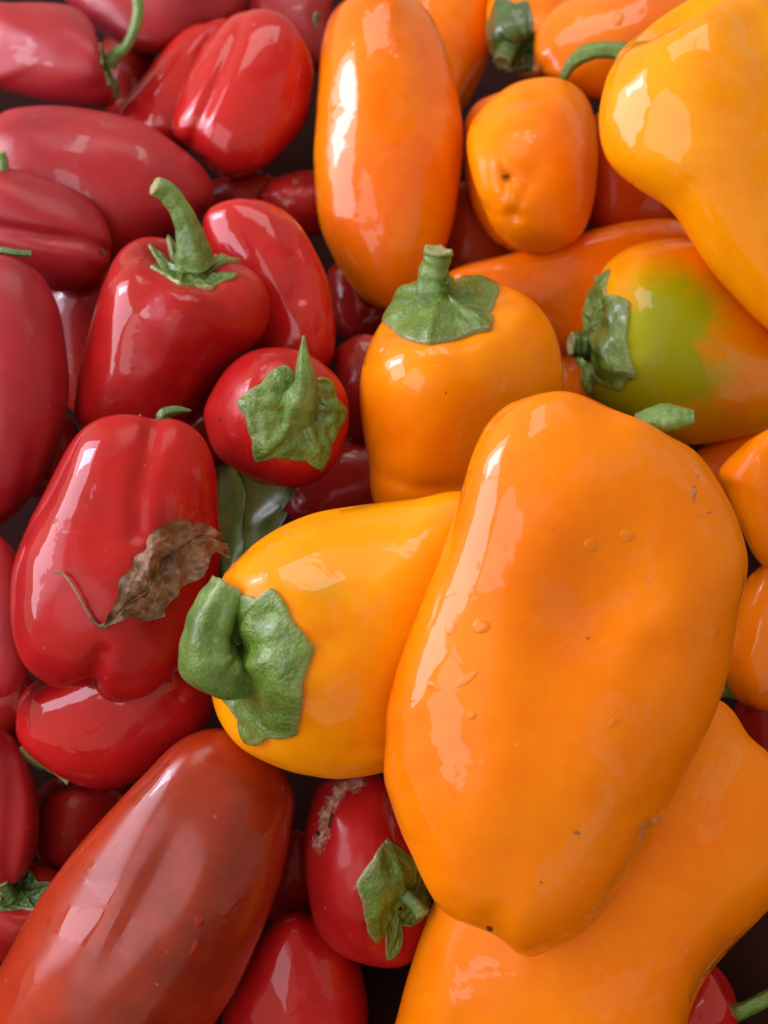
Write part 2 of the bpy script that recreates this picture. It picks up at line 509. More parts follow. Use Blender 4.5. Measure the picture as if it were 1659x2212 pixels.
def tube(path, n=40, nu=22, ribs=5, rib_amp=0.07, seed=0, cut=True, gnarl=0.03):
    """path: (x, y, dz, radius); returns verts, faces, attrs in sketch space"""
    p = catmull(path, n)
    c, r = p[:, :3], np.maximum(p[:, 3], 0.5)
    tan = np.gradient(c, axis=0); tan /= np.linalg.norm(tan, axis=1, keepdims=True)
    a = np.cross(tan[0], [0.3, 0.2, 1.0]); a /= np.linalg.norm(a)
    V = []
    rng = np.random.RandomState(seed)
    ph = rng.uniform(0, 6.28)
    th = np.linspace(0, 2 * math.pi, nu, endpoint=False)
    twist = rng.uniform(-0.8, 0.8)
    for k in range(n):
        a = a - tan[k] * (a @ tan[k]); a /= np.linalg.norm(a)
        b = np.cross(tan[k], a)
        rr = r[k] * (1 + rib_amp * np.cos(ribs * th + ph + twist * k / n) + gnarl * np.sin(2 * th + k * 0.35 + ph) + gnarl * 0.7 * math.sin(k * 0.9 + ph))
        V.append(c[k] + (rr * np.cos(th))[:, None] * a + (rr * np.sin(th))[:, None] * b)
    pale = np.zeros((n, nu))
    if cut:   # cut face: raised rim, hollow centre
        jag = 1 + 0.25 * rng.normal(size=nu)
        end = V[-1]
        V[-1] = end + tan[-1] * (r[-1] * 0.16 * jag)[:, None]
        V.append(c[-1] + (end - c[-1]) * 0.80 + tan[-1] * (r[-1] * 0.12 * jag)[:, None])
        V.append(c[-1] + (end - c[-1]) * 0.45 - tan[-1] * r[-1] * 0.10)
        V.append(c[-1] + (end - c[-1]) * 0.02 + tan[-1] * r[-1] * 0.02)
        pale = np.concatenate([pale, np.full((3, nu), 0.8)]); pale[n - 1] = 0.6; pale[n - 2] = 0.15
    else:
        V.append(c[-1] + (V[-1] - c[-1]) * 0.03 + tan[-1] * r[-1] * 0.6); pale = np.concatenate([pale, np.full((1, nu), 0.2)])
    V = np.stack(V)
    return V.reshape(-1, 3), grid_faces(len(V), nu), {'pale': pale.reshape(-1), 'dry': (pale * 0.5).reshape(-1)}

PEPPERS = []   # (spec, Body, depth, bvh in sketch space)
def build_pepper(s, depth):
    B = pepper_shape(s)
    Wp = to_world(B.P, depth)
    base = Wp[np.argmin(Wp[:, 2])]
    origin = np.array([Wp[:, 0].mean(), Wp[:, 1].mean(), base[2]])
    root = bpy.data.objects.new(s['name'], None)
    scene.collection.objects.link(root)
    root.empty_display_size = 0.01
    root.location = origin.tolist()
    root['label'] = s['label']; root['category'] = 'pepper'
    root['group'] = {'r': 'red peppers in the heap', 'o': 'orange and yellow peppers in the heap'}[s['group']]
    xy = B.P[:, :2]
    un = np.zeros(len(xy)); sca = np.zeros(len(xy)); spk = np.zeros(len(xy))
    for (x, y, rx, ry, a) in s.get('unripe', []):
        un = np.maximum(un, a * np.exp(-((xy[:, 0] - x) / rx)**2 - ((xy[:, 1] - y) / ry)**2) * (B.front > 0))
    for (pts, w, a) in s.get('scars', []):
        sca = np.maximum(sca, a * np.exp(-(dist_poly(xy, pts) / w)**2) * (B.front > 0))
    for (pts, w, a) in s.get('specks', []):
        spk = np.maximum(spk, a * np.exp(-(dist_poly(xy, pts) / w)**2) * (B.front > 0))
    wt = np.zeros(len(xy))
    for (pts, w, a) in s.get('wet', []):
        wt = np.maximum(wt, a * np.exp(-(dist_poly(xy, pts) / w)**2) * (B.front > 0))
    fr = link_mesh('fruit', Wp, grid_faces(B.nt, B.nu), skin_material(*SKIN[s['skin']][0], scarred=bool(s.get('unripe') or s.get('scars') or s.get('specks')), film_attr=bool(s.get('wet')), **SKIN[s['skin']][1]), root, origin, {'unripe': un, 'scar': sca, 'speck': spk, 'wet': wt})
    c = s.get('calyx')
    cal = None
    if c is not None:
        v, f, at = build_calyx(B, s, c)
        cal = link_mesh('calyx', to_world(v, depth), f, M_CALYXD if c.get('dark') else M_CALYX, root, origin, at)
    st = s.get('stem')
    if st:
        zb = B.P[:B.nu, 2].mean()
        path = [(x, y, zb + dz, r) for (x, y, dz, r) in st['path']]
        v, f, at = tube(path, st.get('n', 40), 22, st.get('ribs', 5), st.get('rib_amp', 0.07), s['seed'], st.get('cut', True), st.get('gnarl', 0.03))
        link_mesh('stem', to_world(v, depth), f, M_STEMD if st.get('dark') else M_STEM, root, origin, at)
    sc = s.get('tip_scar')
    if sc:
        x, y, ang, L, r = sc
        k = np.where(B.front > 0.1)[0]
        k = k[np.argmin(((B.P[k, :2] - (x, y))**2).sum(1))]
        p, nn = B.P[k], B.N[k]
        dv = np.array([math.cos(math.radians(ang)), math.sin(math.radians(ang)), 0])
        path = [(*(p - nn * 3), r), (*(p + nn * 3 + dv * 1), r), (*(p + nn * 7 + dv * L * 0.5), r * 0.8), (*(p + nn * 9 + dv * L), r * 0.7)]
        v, f, at = tube(path, 14, 10, 3, 0.1, s['seed'], False)
        link_mesh('blossom_scar', to_world(v, depth), f, M_SCAR, root, origin)
    PEPPERS.append((s, B, depth, root))
    return root

m_, nt_, b_ = new_mat('dry_brown_stub')
M_SCAR = m_
b_.inputs['Base Color'].default_value = (0.045, 0.025, 0.014, 1); b_.inputs['Roughness'].default_value = 0.7
n_ = N(nt_); tc_ = n_.new('ShaderNodeTexCoord')
n_.link(n_.mix(n_.noise(tc_.outputs['Object'], 900), (0.02, 0.012, 0.008), (0.10, 0.06, 0.03)), b_.inputs['Base Color'])

# ------------------------------------------------------------------ what lies in the heap, topmost first
SPECS = [
 dict(id='O1', name='orange_pepper', group='o', skin='orange', seed=11, profile='bell', lobes=3, lobe_amp=0.03, lobe_phase=0.6, res=(190, 250),
  label='largest orange pepper lying in front on top, with a dented side and water drops',
  stem_at=(1340, 880), tip=(1080, 2030), pitch=0, flat=0.58, square=0.87, wobble=0.012,
  wet=[([(1110,920),(1040,1100),(985,1300),(930,1480),(900,1650),(890,1760)],85,0.55)],
  outline=[(1010,1000),(1040,930),(1090,880),(1150,848),(1215,838),(1270,855),(1330,885),(1390,905),(1450,940),(1500,975),(1560,1040),(1600,1100),(1622,1160),(1628,1210),(1618,1270),(1600,1340),(1580,1440),(1550,1530),(1520,1600),(1480,1680),(1440,1760),(1400,1840),(1350,1920),(1300,1990),(1240,2035),(1180,2060),(1140,2068),(1110,2055),(1085,2030),(1050,2012),(1000,1995),(950,1962),(920,1920),(890,1860),(860,1800),(835,1730),(822,1680),(828,1600),(830,1540),(845,1480),(870,1400),(905,1310),(940,1220),(970,1130),(992,1060)],
  dents=[(1280,1310,110,130,20,40),(1250,1060,110,110,0,-20),(1480,1330,90,110,0,-16),(1330,1640,120,200,15,-22),(1080,1700,80,200,6,-8),(1300,870,60,40,20,14),(1200,1960,110,90,0,-10),(1500,1200,110,110,0,-14),(1420,1420,50,60,0,10)],
  grooves=[([(1086,2036),(1078,2008),(1064,1985)],26,9),([(1400,1790),(1370,1860),(1310,1950),(1260,2000)],16,8)],
  scars=[([(1410,1775),(1390,1810),(1360,1860),(1315,1930),(1262,1992)],20,0.46),([(1380,1785),(1430,1768)],12,0.62),([(1497,1050),(1500,1085)],10,0.55),([(1500,1118),(1535,1105)],7,0.62),([(1003,1020),(1000,1060)],5,0.6),([(1110,1540),(1122,1552)],4,0.7),([(1396,1245),(1404,1260)],4,0.7),([(1240,1795),(1252,1800)],4,0.65),([(1500,1330),(1512,1326)],4,0.7),([(1190,1130),(1198,1150)],3.5,0.7)],
  specks=[([(1055,2005),(1060,2008)],7,1.0),([(1269,1379),(1272,1385)],3.5,0.9)],
  stem=dict(path=[(1375,912,-16,16),(1420,902,-30,24),(1458,902,-40,22),(1498,900,-46,11)], ribs=2, rib_amp=0.34, gnarl=0.05)),
 dict(id='O3', name='yellow_pepper', group='o', skin='yellow', seed=12, profile='bell', lobes=4, lobe_amp=0.08, res=(150, 200),
  label='yellow pepper with a thick curled green stem, tucked under the largest orange pepper',
  stem_at=(560, 1440), tip=(1010, 1290), pitch=24, flat=0.85,
  outline=[(995,1058),(900,1075),(790,1088),(690,1105),(620,1130),(560,1165),(510,1210),(480,1250),(460,1320),(450,1420),(458,1510),(480,1570),(520,1615),(580,1650),(650,1675),(720,1685),(780,1680),(840,1665),(900,1635),(960,1560),(1020,1420),(1060,1250),(1060,1100)],
  dents=[(690,1400,70,40,-20,10),(640,1290,60,50,0,-8)],
  unripe=[(700,1270,60,45,0.35)],
  calyx=dict(t=0.2, points=6, rise=0.10, dry=0.1, edge=[(582,1282),(598,1310),(615,1347),(655,1409),(637,1472),(638,1520),(630,1579),(580,1588),(532,1602),(516,1565),(500,1537),(480,1512),(495,1440),(510,1357),(530,1290),(556,1300)]),
  stem=dict(path=[(596,1425,24,44),(550,1440,-20,50),(502,1452,-58,58),(456,1434,-88,62),(450,1385,-94,57),(468,1325,-92,50),(496,1274,-88,46)], rib_amp=0.10, n=56, gnarl=0.04)),
 dict(id='R1', name='red_pepper', group='r', skin='red', seed=13, profile='bell', lobes=3, lobe_amp=0.05, res=(130, 170),
  label='large red pepper with a dried brown leaf lying on it',
  stem_at=(340, 890), tip=(215, 1500), pitch=-16, flat=0.72,
  wet=[([(60,1180),(45,1330)],45,0.8),([(150,980),(120,1060)],50,0.6)],
  outline=[(20,1270),(30,1210),(60,1130),(105,1040),(150,960),(190,915),(240,895),(290,893),(335,905),(380,905),(420,925),(450,965),(468,1020),(475,1100),(480,1180),(470,1250),(440,1330),(400,1410),(370,1460),(330,1500),(280,1518),(240,1518),(215,1502),(200,1480),(160,1487),(110,1480),(60,1450),(35,1410),(20,1350)],
  dents=[(215,1120,60,110,10,12)],
  grooves=[([(338,900),(318,980),(300,1060),(296,1150)],24,13),([(202,1484),(205,1450),(222,1410)],20,15)],
  specks=[([(283,1206),(284,1207)],3.5,0.9),([(344,1487),(346,1489)],4.5,0.9)],
  calyx=dict(t=0.11, points=5, rise=0.3, dark=True), tip_scar=(206,1478,40,6,3), stem=dict(path=[(362,918,4,15),(352,896,-2,14),(380,886,-6,10),(412,887,-6,3)], cut=False, dark=True)),
 dict(id='R4', name='red_pepper', group='r', skin='red', seed=14, profile='round', lobes=4, lobe_amp=0.06, res=(120, 160),
  label='small round red pepper facing the viewer with a star-shaped green cap and pointed stem',
  stem_at=(640, 890), tip=(560, 915), pitch=70, half=150, flat=0.85,
  outline=[(440,900),(455,850),(490,795),(540,760),(600,750),(660,762),(710,795),(745,840),(755,890),(750,940),(725,1000),(685,1040),(630,1055),(560,1045),(500,1010),(460,970)],
  specks=[([(473,906),(475,908)],4,0.9)],
  calyx=dict(t=0.3, rise=0.14, points=6, dry=0.05, cone=0.5, sharp=1.35, edge=[(520,869),(565,830),(615,789),(645,805),(685,812),(717,824),(728,855),(745,884),(730,930),(715,964),(692,1006),(660,996),(625,994),(590,985),(560,989),(550,955),(540,919),(530,895)]),
  stem=dict(path=[(640,898,10,46),(650,868,-34,37),(661,832,-62,26),(657,782,-82,15),(656,726,-94,3)], cut=False, rib_amp=0.1)),
 dict(id='O6', name='yellow_pepper', group='o', skin='yellow', seed=15, profile='bell', lobes=3, lobe_amp=0.05, lobe_phase=2.2, res=(150, 200),
  label='large waisted yellow pepper with a broad white shine, top right',
  stem_at=(1430, 40), tip=(1720, 740), pitch=8, flat=0.72, center=(1590, 330),
  wet=[([(1400,150),(1440,240),(1520,330),(1600,480)],66,0.8),([(1620,520),(1659,620)],50,0.8)],
  outline=[(1540,-25),(1470,10),(1420,42),(1380,75),(1340,110),(1310,160),(1292,220),(1288,270),(1300,330),(1330,372),(1380,410),(1430,440),(1460,470),(1490,520),(1530,580),(1580,640),(1659,715),(1730,760),(1810,700),(1850,480),(1830,220),(1760,60),(1650,-20)],
  dents=[(1640,60,60,50,0,14)], grooves=[([(1600,-10),(1650,60),(1690,180)],40,14)]),
 dict(id='O4', name='orange_pepper', group='o', skin='amber', seed=16, profile='bell', lobes=4, lobe_amp=0.07, res=(140, 180),
  label='upright orange pepper with a broad wrinkled green cap and short cut stem, in the middle',
  stem_at=(950, 655), tip=(975, 1150), pitch=30, flat=0.9,
  wet=[([(850,760),(885,820)],36,0.8)],
  outline=[(800,735),(782,790),(776,850),(783,930),(795,1000),(805,1085),(850,1160),(950,1180),(1050,1140),(1130,1010),(1195,900),(1220,830),(1215,770),(1195,705),(1150,648),(1090,618),(1000,606),(905,622),(840,678)],
  specks=[([(960,846),(964,848)],6,0.75),([(1090,646),(1091,648)],3,0.9)],
  grooves=[([(810,1020),(900,1052),(1000,1050)],16,8),([(1060,700),(1100,760),(1110,860)],40,8)],
  calyx=dict(t=0.13, rise=0.50, cone=1.0, pow=1.25, points=7, dry=0.4, edge=[(834,688),(850,712),(870,732),(925,743),(991,735),(1030,722),(1062,713),(1072,650),(1060,610),(1020,604),(890,622),(853,655)]),
  stem=dict(path=[(947,668,16,66),(941,628,-16,46),(936,592,-34,33),(944,556,-48,30),(946,543,-52,31)], rib_amp=0.06, gnarl=0.05)),
 dict(id='R2', name='red_pepper', group='r', skin='red', seed=17, profile='bell', lobes=3, lobe_amp=0.09, res=(140, 180),
  label='broad-shouldered red pepper with a long upright green stem',
  stem_at=(418, 565), tip=(270, 960), pitch=26, flat=0.85,
  wet=[([(268,560),(262,640),(250,780)],34,0.8)],
  outline=[(160,900),(165,830),(185,740),(210,650),(230,590),(260,540),(300,515),(345,512),(400,528),(480,553),(540,580),(575,622),(583,672),(570,722),(530,762),(480,803),(440,855),(400,910),(330,940),(250,940),(185,925)],
  dents=[(420,640,70,60,0,-10),(330,640,50,90,15,9)], grooves=[([(330,560),(300,660),(310,760)],50,10),([(570,700),(440,770),(380,840)],40,8)],
  calyx=dict(t=0.15, rise=0.16, points=6, dry=0.05, cone=0.7, sharp=1.15, edge=[(322,531),(335,560),(350,586),(372,584),(395,591),(418,588),(442,596),(462,580),(475,574),(517,564),(480,548),(440,535),(360,520)]),
  stem=dict(path=[(420,566,8,46),(415,535,-10,36),(404,492,-26,27),(385,448,-40,23),(360,415,-50,22),(336,402,-58,21)], rib_amp=0.09)),
 dict(id='O7', name='orange_pepper', group='o', skin='orangedp', seed=18, profile='long', lobes=3, lobe_amp=0.04, res=(130, 170),
  label='long upright orange pepper with wet streaks, between the red and the yellow peppers',
  stem_at=(820, -60), tip=(850, 680), pitch=-6, flat=0.85,
  wet=[([(745,60),(745,200),(750,340),(755,520)],50,0.5),([(900,20),(940,160)],26,0.7)],
  outline=[(697,70),(720,22),(760,-10),(830,-28),(890,-8),(930,30),(960,80),(980,140),(995,220),(1001,290),(996,380),(985,470),(965,545),(935,600),(905,642),(870,665),(830,670),(790,655),(750,615),(715,560),(690,500),(680,420),(678,330),(682,230),(688,130)],
  dents=[(880,30,30,50,0,10),(790,200,40,120,5,-6)], grooves=[([(905,10),(930,120),(945,220)],26,7)],
  specks=[([(853,480),(854,481)],4,0.8),([(974,380),(975,381)],3.5,0.8)]),
 dict(id='O8', name='orange_pepper', group='o', skin='amber', seed=19, profile='round', lobes=3, lobe_amp=0.08, res=(130, 170),
  label='small plump orange pepper with a curved stem, its puckered tip facing the viewer',
  stem_at=(1200, 170), tip=(1100, 420), pitch=-52, half=190, flat=0.8,
  outline=[(1008,310),(1020,260),(1060,215),(1110,180),(1170,167),(1220,172),(1260,200),(1283,250),(1292,310),(1290,380),(1280,450),(1255,510),(1210,540),(1160,548),(1110,535),(1070,500),(1040,440),(1018,375)],
  dents=[(1098,385,26,22,0,11),(1140,215,60,14,-6,9)], grooves=[([(1098,385),(1085,350),(1076,325)],9,4),([(1098,385),(1120,390),(1140,405)],8,3),([(1098,385),(1092,405),(1088,425)],8,3),([(1060,240),(1045,330),(1060,440)],16,7)],
  tip_scar=(1097,381,200,11,3),
  stem=dict(path=[(1214,176,-30,8),(1222,158,-40,11),(1240,132,-55,15),(1275,112,-66,18),(1318,108,-70,19),(1350,114,-70,21)], rib_amp=0.08)),
 dict(id='O13', name='orange_pepper', group='o', skin='orange', seed=31, profile='bell', lobes=3,
  label='orange pepper cut off by the right edge, just right of the largest one',
  stem_at=(1700, 880), tip=(1680, 1250), pitch=0, flat=0.85,
  outline=[(1552,1018),(1600,966),(1659,926),(1740,900),(1820,960),(1830,1100),(1770,1210),(1690,1240),(1640,1215),(1600,1140),(1570,1060)]),
 dict(id='O14', name='orange_pepper', group='o', skin='orangedp', seed=32, profile='bell', lobes=3,
  label='lower orange pepper at the right edge, half hidden behind the largest one',
  stem_at=(1720, 1180), tip=(1660, 1560), pitch=0, flat=0.85,
  outline=[(1600,1270),(1640,1225),(1700,1200),(1780,1240),(1810,1370),(1770,1500),(1700,1535),(1650,1535),(1600,1517),(1570,1480),(1555,1430),(1570,1350)],
  stem=dict(path=[(1600,1500,30,14),(1570,1492,24,13),(1556,1494,20,12),(1545,1496,18,10)])),
 dict(id='O5', name='yellow_pepper', group='o', skin='amber', seed=20, profile='bell', lobes=3, lobe_amp=0.07, lobe_phase=0.3, res=(130, 170),
  label='orange pepper with a large unripe green patch beside its green cap, right edge',
  stem_at=(1290, 745), tip=(1760, 830), pitch=14, flat=0.85,
  wet=[([(1410,640),(1410,760)],40,0.9)],
  outline=[(1258,830),(1254,760),(1262,690),(1285,612),(1320,560),(1370,528),(1430,515),(1490,516),(1550,535),(1640,600),(1720,700),(1750,790),(1735,870),(1659,925),(1600,945),(1500,962),(1420,945),(1340,905),(1285,872)],
  unripe=[(1450,690,105,110,1.5),(1430,800,130,110,1.6),(1350,870,120,80,1.6),(1365,760,50,130,1.4),(1310,600,50,50,0.4)],
  grooves=[([(1350,560),(1345,640),(1370,740)],30,10)],
  calyx=dict(t=0.2, rise=0.18, points=6, dry=0.15, cone=0.7, edge=[(1273,636),(1310,648),(1356,655),(1352,700),(1353,732),(1350,770),(1361,810),(1345,815),(1328,837),(1290,820),(1262,799)]),
  stem=dict(path=[(1305,745,6,48),(1280,746,-14,36),(1258,745,-24,29),(1236,744,-30,26)], dark=True, rib_amp=0.08, gnarl=0.05)),
 dict(id='O2', name='orange_pepper', group='o', skin='orange', seed=21, profile='bell', lobes=3, lobe_amp=0.06, res=(130, 170),
  label='big orange pepper underneath the largest one, running off the bottom edge',
  stem_at=(1300, 2500), tip=(1330, 1500), pitch=0, flat=0.6, center=(1290, 1960),
  outline=[(1480,1500),(1555,1512),(1590,1542),(1620,1590),(1665,1625),(1720,1690),(1745,1790),(1725,1890),(1645,1982),(1580,2048),(1535,2100),(1505,2150),(1484,2212),(1460,2340),(1380,2480),(1150,2500),(930,2440),(838,2300),(852,2200),(885,2090),(925,1975),(1000,1800),(1150,1620),(1340,1520)],
  dents=[(950,2180,40,120,10,-10)], scars=[([(1545,1960),(1555,1990)],6,0.5)]),
 dict(id='R17', name='red_pepper', group='r', skin='brick', seed=22, profile='long', lobes=3, lobe_amp=0.04, res=(130, 170),
  label='long orange-red pepper with a broad greyish shine, bottom left corner',
  stem_at=(80, 2420), tip=(520, 1590), pitch=4, flat=0.72,
  outline=[(480,1570),(430,1575),(380,1600),(320,1660),(240,1745),(150,1850),(70,1960),(0,2080),(-55,2190),(-60,2320),(60,2400),(260,2380),(400,2290),(490,2180),(560,2030),(610,1900),(635,1790),(640,1710),(605,1640),(540,1590)],
  dents=[(330,1900,50,190,30,16),(230,2000,40,200,32,-8),(430,1960,40,200,24,-10)]),
 dict(id='R16', name='red_pepper', group='r', skin='redwet', seed=23, profile='bell', lobes=3, lobe_amp=0.08, res=(100, 140),
  label='glossy crimson pepper peeking out below the one with the dried leaf',
  stem_at=(60, 1700), tip=(440, 1450), pitch=-30, flat=0.85,
  wet=[([(150,1500),(115,1590)],40,1.0)],
  outline=[(33,1570),(42,1510),(70,1475),(120,1455),(250,1420),(400,1395),(458,1430),(466,1530),(440,1580),(380,1620),(330,1670),(270,1700),(210,1706),(150,1690),(90,1652),(45,1612)],
  calyx=dict(t=0.17, points=5, rise=0.05, dark=True, lift=0.12)),
 dict(id='R3', name='red_pepper', group='r', skin='redwet', seed=24, profile='bell', lobes=4, lobe_amp=0.08,
  label='bright red pepper right behind the broad-shouldered one with the long stem',
  stem_at=(500, 430), tip=(690, 800), pitch=-8, flat=0.85,
  outline=[(438,470),(470,440),(530,428),(590,440),(640,475),(680,540),(710,610),(725,690),(724,745),(712,790),(650,820),(560,780),(490,620),(445,530)],
  grooves=[([(600,445),(630,520),(650,640)],20,10)]),
 dict(id='R8', name='red_pepper', group='r', skin='redwet', seed=25, profile='bell', lobes=3, lobe_amp=0.05, res=(120, 160),
  label='glossy wet red pepper with a deep lengthwise crease, left of the long upright orange one',
  stem_at=(610, 10), tip=(420, 360), pitch=-14, flat=0.85,
  wet=[([(500,70),(450,160),(405,280)],42,1.0)],
  outline=[(370,270),(380,220),(410,150),(450,80),(490,40),(540,20),(590,22),(630,45),(660,90),(680,150),(680,200),(665,260),(620,320),(570,365),(520,385),(480,383),(440,352),(413,322),(378,297)],
  grooves=[([(413,322),(425,280),(455,210),(490,130),(520,50)],15,13)], scars=[([(548,262),(553,290)],7,0.35)], specks=[([(548,258),(556,300)],7,0.5)]),
 dict(id='R5', name='red_pepper', group='r', skin='redhaze', seed=26, profile='bell', lobes=3, lobe_amp=0.06,
  label='red pepper, tinted purplish for haze, cut off by the left edge, at mid height',
  stem_at=(-20, 540), tip=(-20, 1160), pitch=-10, flat=0.85,
  grooves=[([(60,575),(75,700),(60,900),(10,1080)],55,6)],
  outline=[(-100,565),(-40,550),(0,550),(60,570),(100,610),(130,670),(145,760),(150,840),(140,920),(110,1000),(70,1070),(20,1122),(-40,1145),(-130,1100),(-180,850),(-160,650)],
  stem=dict(path=[(-30,556,-40,9),(0,541,-60,8),(35,546,-66,8),(66,548,-66,7)], dark=True)),
 dict(id='R6', name='red_pepper', group='r', skin='redhaze', seed=27, profile='bell', lobes=3, lobe_amp=0.08,
  label='two-lobed dull red pepper at the left edge with a tiny dark tip',
  stem_at=(-20, 390), tip=(235, 560), pitch=4, flat=0.85,
  outline=[(-30,365),(40,366),(100,383),(160,410),(210,450),(238,500),(241,540),(226,592),(180,625),(120,632),(60,605),(-10,565),(-80,500),(-80,410)],
  grooves=[([(-20,490),(100,510),(180,522),(236,545)],17,14)], tip_scar=(216,538,70,14,3),
  calyx=dict(t=0.16, points=5, rise=0.1, dark=True), stem=dict(path=[(-10,400,0,20),(4,375,-20,15),(6,352,-30,13),(0,330,-36,12)])),
 dict(id='R7', name='red_pepper', group='r', skin='redhaze', seed=28, profile='long', lobes=3, lobe_amp=0.04,
  label='long dull red pepper lying crosswise at the upper left',
  stem_at=(-60, 290), tip=(470, 440), pitch=4, flat=0.85,
  dents=[(240,300,90,40,20,-6),(130,400,80,40,15,6)],
  outline=[(-40,300),(0,246),(60,230),(130,227),(220,240),(310,265),(380,310),(430,350),(458,390),(463,430),(440,462),(400,490),(330,545),(250,575),(170,550),(80,500),(-30,430)],
  scars=[([(340,275),(400,300)],5,0.4),([(10,243),(50,233)],5,0.4)], specks=[([(434,446),(440,450)],6,0.8)]),
 dict(id='R9', name='red_pepper', group='r', skin='redwet', seed=29, profile='bell', lobes=3, lobe_amp=0.08,
  label='shaded red pepper partly hidden behind the creased wet red one',
  stem_at=(470, 20), tip=(280, 300), pitch=0, flat=0.85,
  outline=[(248,250),(300,180),(360,100),(400,62),(450,46),(500,45),(530,120),(480,260),(420,320),(360,330),(280,300)],
  grooves=[([(470,48),(440,110),(425,170)],12,8)]),
 dict(id='R10', name='red_pepper', group='r', skin='redhaze', seed=30, profile='bell', lobes=3, lobe_amp=0.08,
  label='dull red pepper in the top left corner with a thin hooked green stem',
  stem_at=(225, 130), tip=(-60, 60), pitch=18, flat=0.85,
  dents=[(90,70,60,40,0,-6)],
  outline=[(-60,15),(30,4),(100,4),(160,15),(200,50),(214,100),(232,145),(254,190),(250,220),(220,236),(130,226),(0,196),(-80,170)],
  calyx=dict(t=0.15, rise=0.14, points=5, dark=True, edge=[(213,95),(220,130),(245,165),(255,205),(262,150),(240,110)]),
  stem=dict(path=[(236,140,-4,18),(250,118,-16,14),(274,98,-26,12),(291,62,-34,12),(299,20,-38,12),(292,-20,-40,12)], dark=False)),
 dict(id='R18', name='red_pepper', group='r', skin='red', seed=33, profile='bell', lobes=4, lobe_amp=0.06, res=(130, 170),
  label='red pepper with a pale blistered sore on its skin, bottom centre',
  stem_at=(860, 1915), tip=(700, 1790), pitch=36, half=200, flat=0.8,
  outline=[(690,1690),(760,1665),(840,1690),(905,1850),(935,1960),(905,2060),(860,2090),(790,2085),(730,2060),(685,2010),(665,1930),(655,1850),(660,1770)],
  scars=[([(775,1692),(740,1700),(716,1738)],24,0.80),([(710,1750),(697,1790),(688,1830)],21,0.80)],
  specks=[([(718,1760),(712,1785)],10,0.75),([(686,1798),(688,1802)],6,0.95)],
  grooves=[([(770,1695),(712,1740),(690,1830)],14,5)],
  calyx=dict(t=0.17, rise=0.12, points=5, dry=0.5, sharp=0.85, edge=[(830,1790),(800,1850),(765,1905),(780,1950),(790,1995),(810,2035),(835,2005),(860,1985),(900,1990),(925,1960),(905,1890),(870,1830)]),
  stem=dict(path=[(850,1910,10,26),(866,1925,-20,20),(892,1948,-40,18),(912,1975,-48,17)])),
 dict(id='O12', name='orange_pepper', group='o', skin='orangedp', seed=34, profile='long', lobes=3,
  label='shaded orange pepper lying crosswise behind the upright one with the wrinkled cap',
  stem_at=(960, 620), tip=(1540, 520), pitch=0, flat=0.8,
  outline=[(960,600),(1010,570),(1080,553),(1170,530),(1300,490),(1400,472),(1480,475),(1560,510),(1560,600),(1480,680),(1300,760),(1150,750),(1020,690)]),
 dict(id='O11', name='orange_pepper', group='o', skin='orangedp', seed=35, profile='bell', lobes=3,
  label='wet orange pepper at the top, behind the curved stem of the small plump one',
  stem_at=(1480, -20), tip=(1150, 130), pitch=-6, flat=0.85,
  wet=[([(1300,20),(1420,40)],70,1.0)],
  outline=[(1153,115),(1160,60),(1190,22),(1240,-8),(1330,-32),(1450,-30),(1510,40),(1460,150),(1370,205),(1295,218),(1230,195),(1175,160)]),
 dict(id='O10', name='orange_pepper', group='o', skin='amber', seed=36, profile='bell', lobes=4,
  label='orange pepper at the top edge whose dark green cap faces the viewer',
  stem_at=(1108, 90), tip=(1130, -120), pitch=58, half=170, flat=0.85,
  outline=[(1052,70),(1055,0),(1085,-70),(1170,-100),(1250,-70),(1270,10),(1230,100),(1165,165),(1105,160),(1065,120)],
  calyx=dict(t=0.28, rise=0.14, points=6, dark=True, dry=0.0, edge=[(1075,0),(1058,40),(1052,70),(1060,115),(1080,150),(1115,158),(1150,162),(1155,120),(1152,80),(1175,35),(1140,5),(1110,12)]),
  stem=dict(path=[(1108,85,0,30),(1100,102,-26,24),(1092,120,-46,21),(1086,134,-58,20)], dark=True)),
 dict(id='O9', name='orange_pepper', group='o', skin='orangedp', seed=37, profile='bell', lobes=3,
  label='deep orange pepper at the top, just right behind the long upright one',
  stem_at=(1000, -120), tip=(990, 260), pitch=0, flat=0.85,
  outline=[(890,60),(900,-60),(980,-110),(1055,-60),(1062,40),(1058,120),(1030,190),(990,240),(930,220),(895,150)]),
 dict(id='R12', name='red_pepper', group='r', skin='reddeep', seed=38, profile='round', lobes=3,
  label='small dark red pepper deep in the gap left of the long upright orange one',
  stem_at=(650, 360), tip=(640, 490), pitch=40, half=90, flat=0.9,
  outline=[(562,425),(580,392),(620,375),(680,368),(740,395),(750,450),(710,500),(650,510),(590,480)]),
 dict(id='R11', name='red_pepper', group='r', skin='redhaze', seed=39, profile='bell', lobes=3,
  label='shaded red pepper along the top edge behind the hooked stem',
  stem_at=(330, 105), tip=(380, -60), pitch=0, flat=0.85,
  outline=[(140,-40),(300,-110),(500,-90),(532,-10),(512,48),(440,80),(360,112),(280,110),(205,60),(150,15)],
  stem=dict(path=[(300,92,-20,12),(320,98,-30,12),(340,104,-34,11),(355,110,-36,9)], dark=True)),
 dict(id='R13', name='red_pepper', group='r', skin='redhaze', seed=40, profile='bell', lobes=3,
  label='red pepper at the top edge just left of the long upright orange one',
  stem_at=(690, 60), tip=(600, -80), pitch=0, flat=0.85,
  outline=[(528,30),(560,-40),(640,-70),(710,-40),(715,60),(695,150),(640,150),(560,100)],
  stem=dict(path=[(690,90,-50,6),(684,70,-60,6),(680,45,-64,5),(684,28,-66,5)], dark=True)),
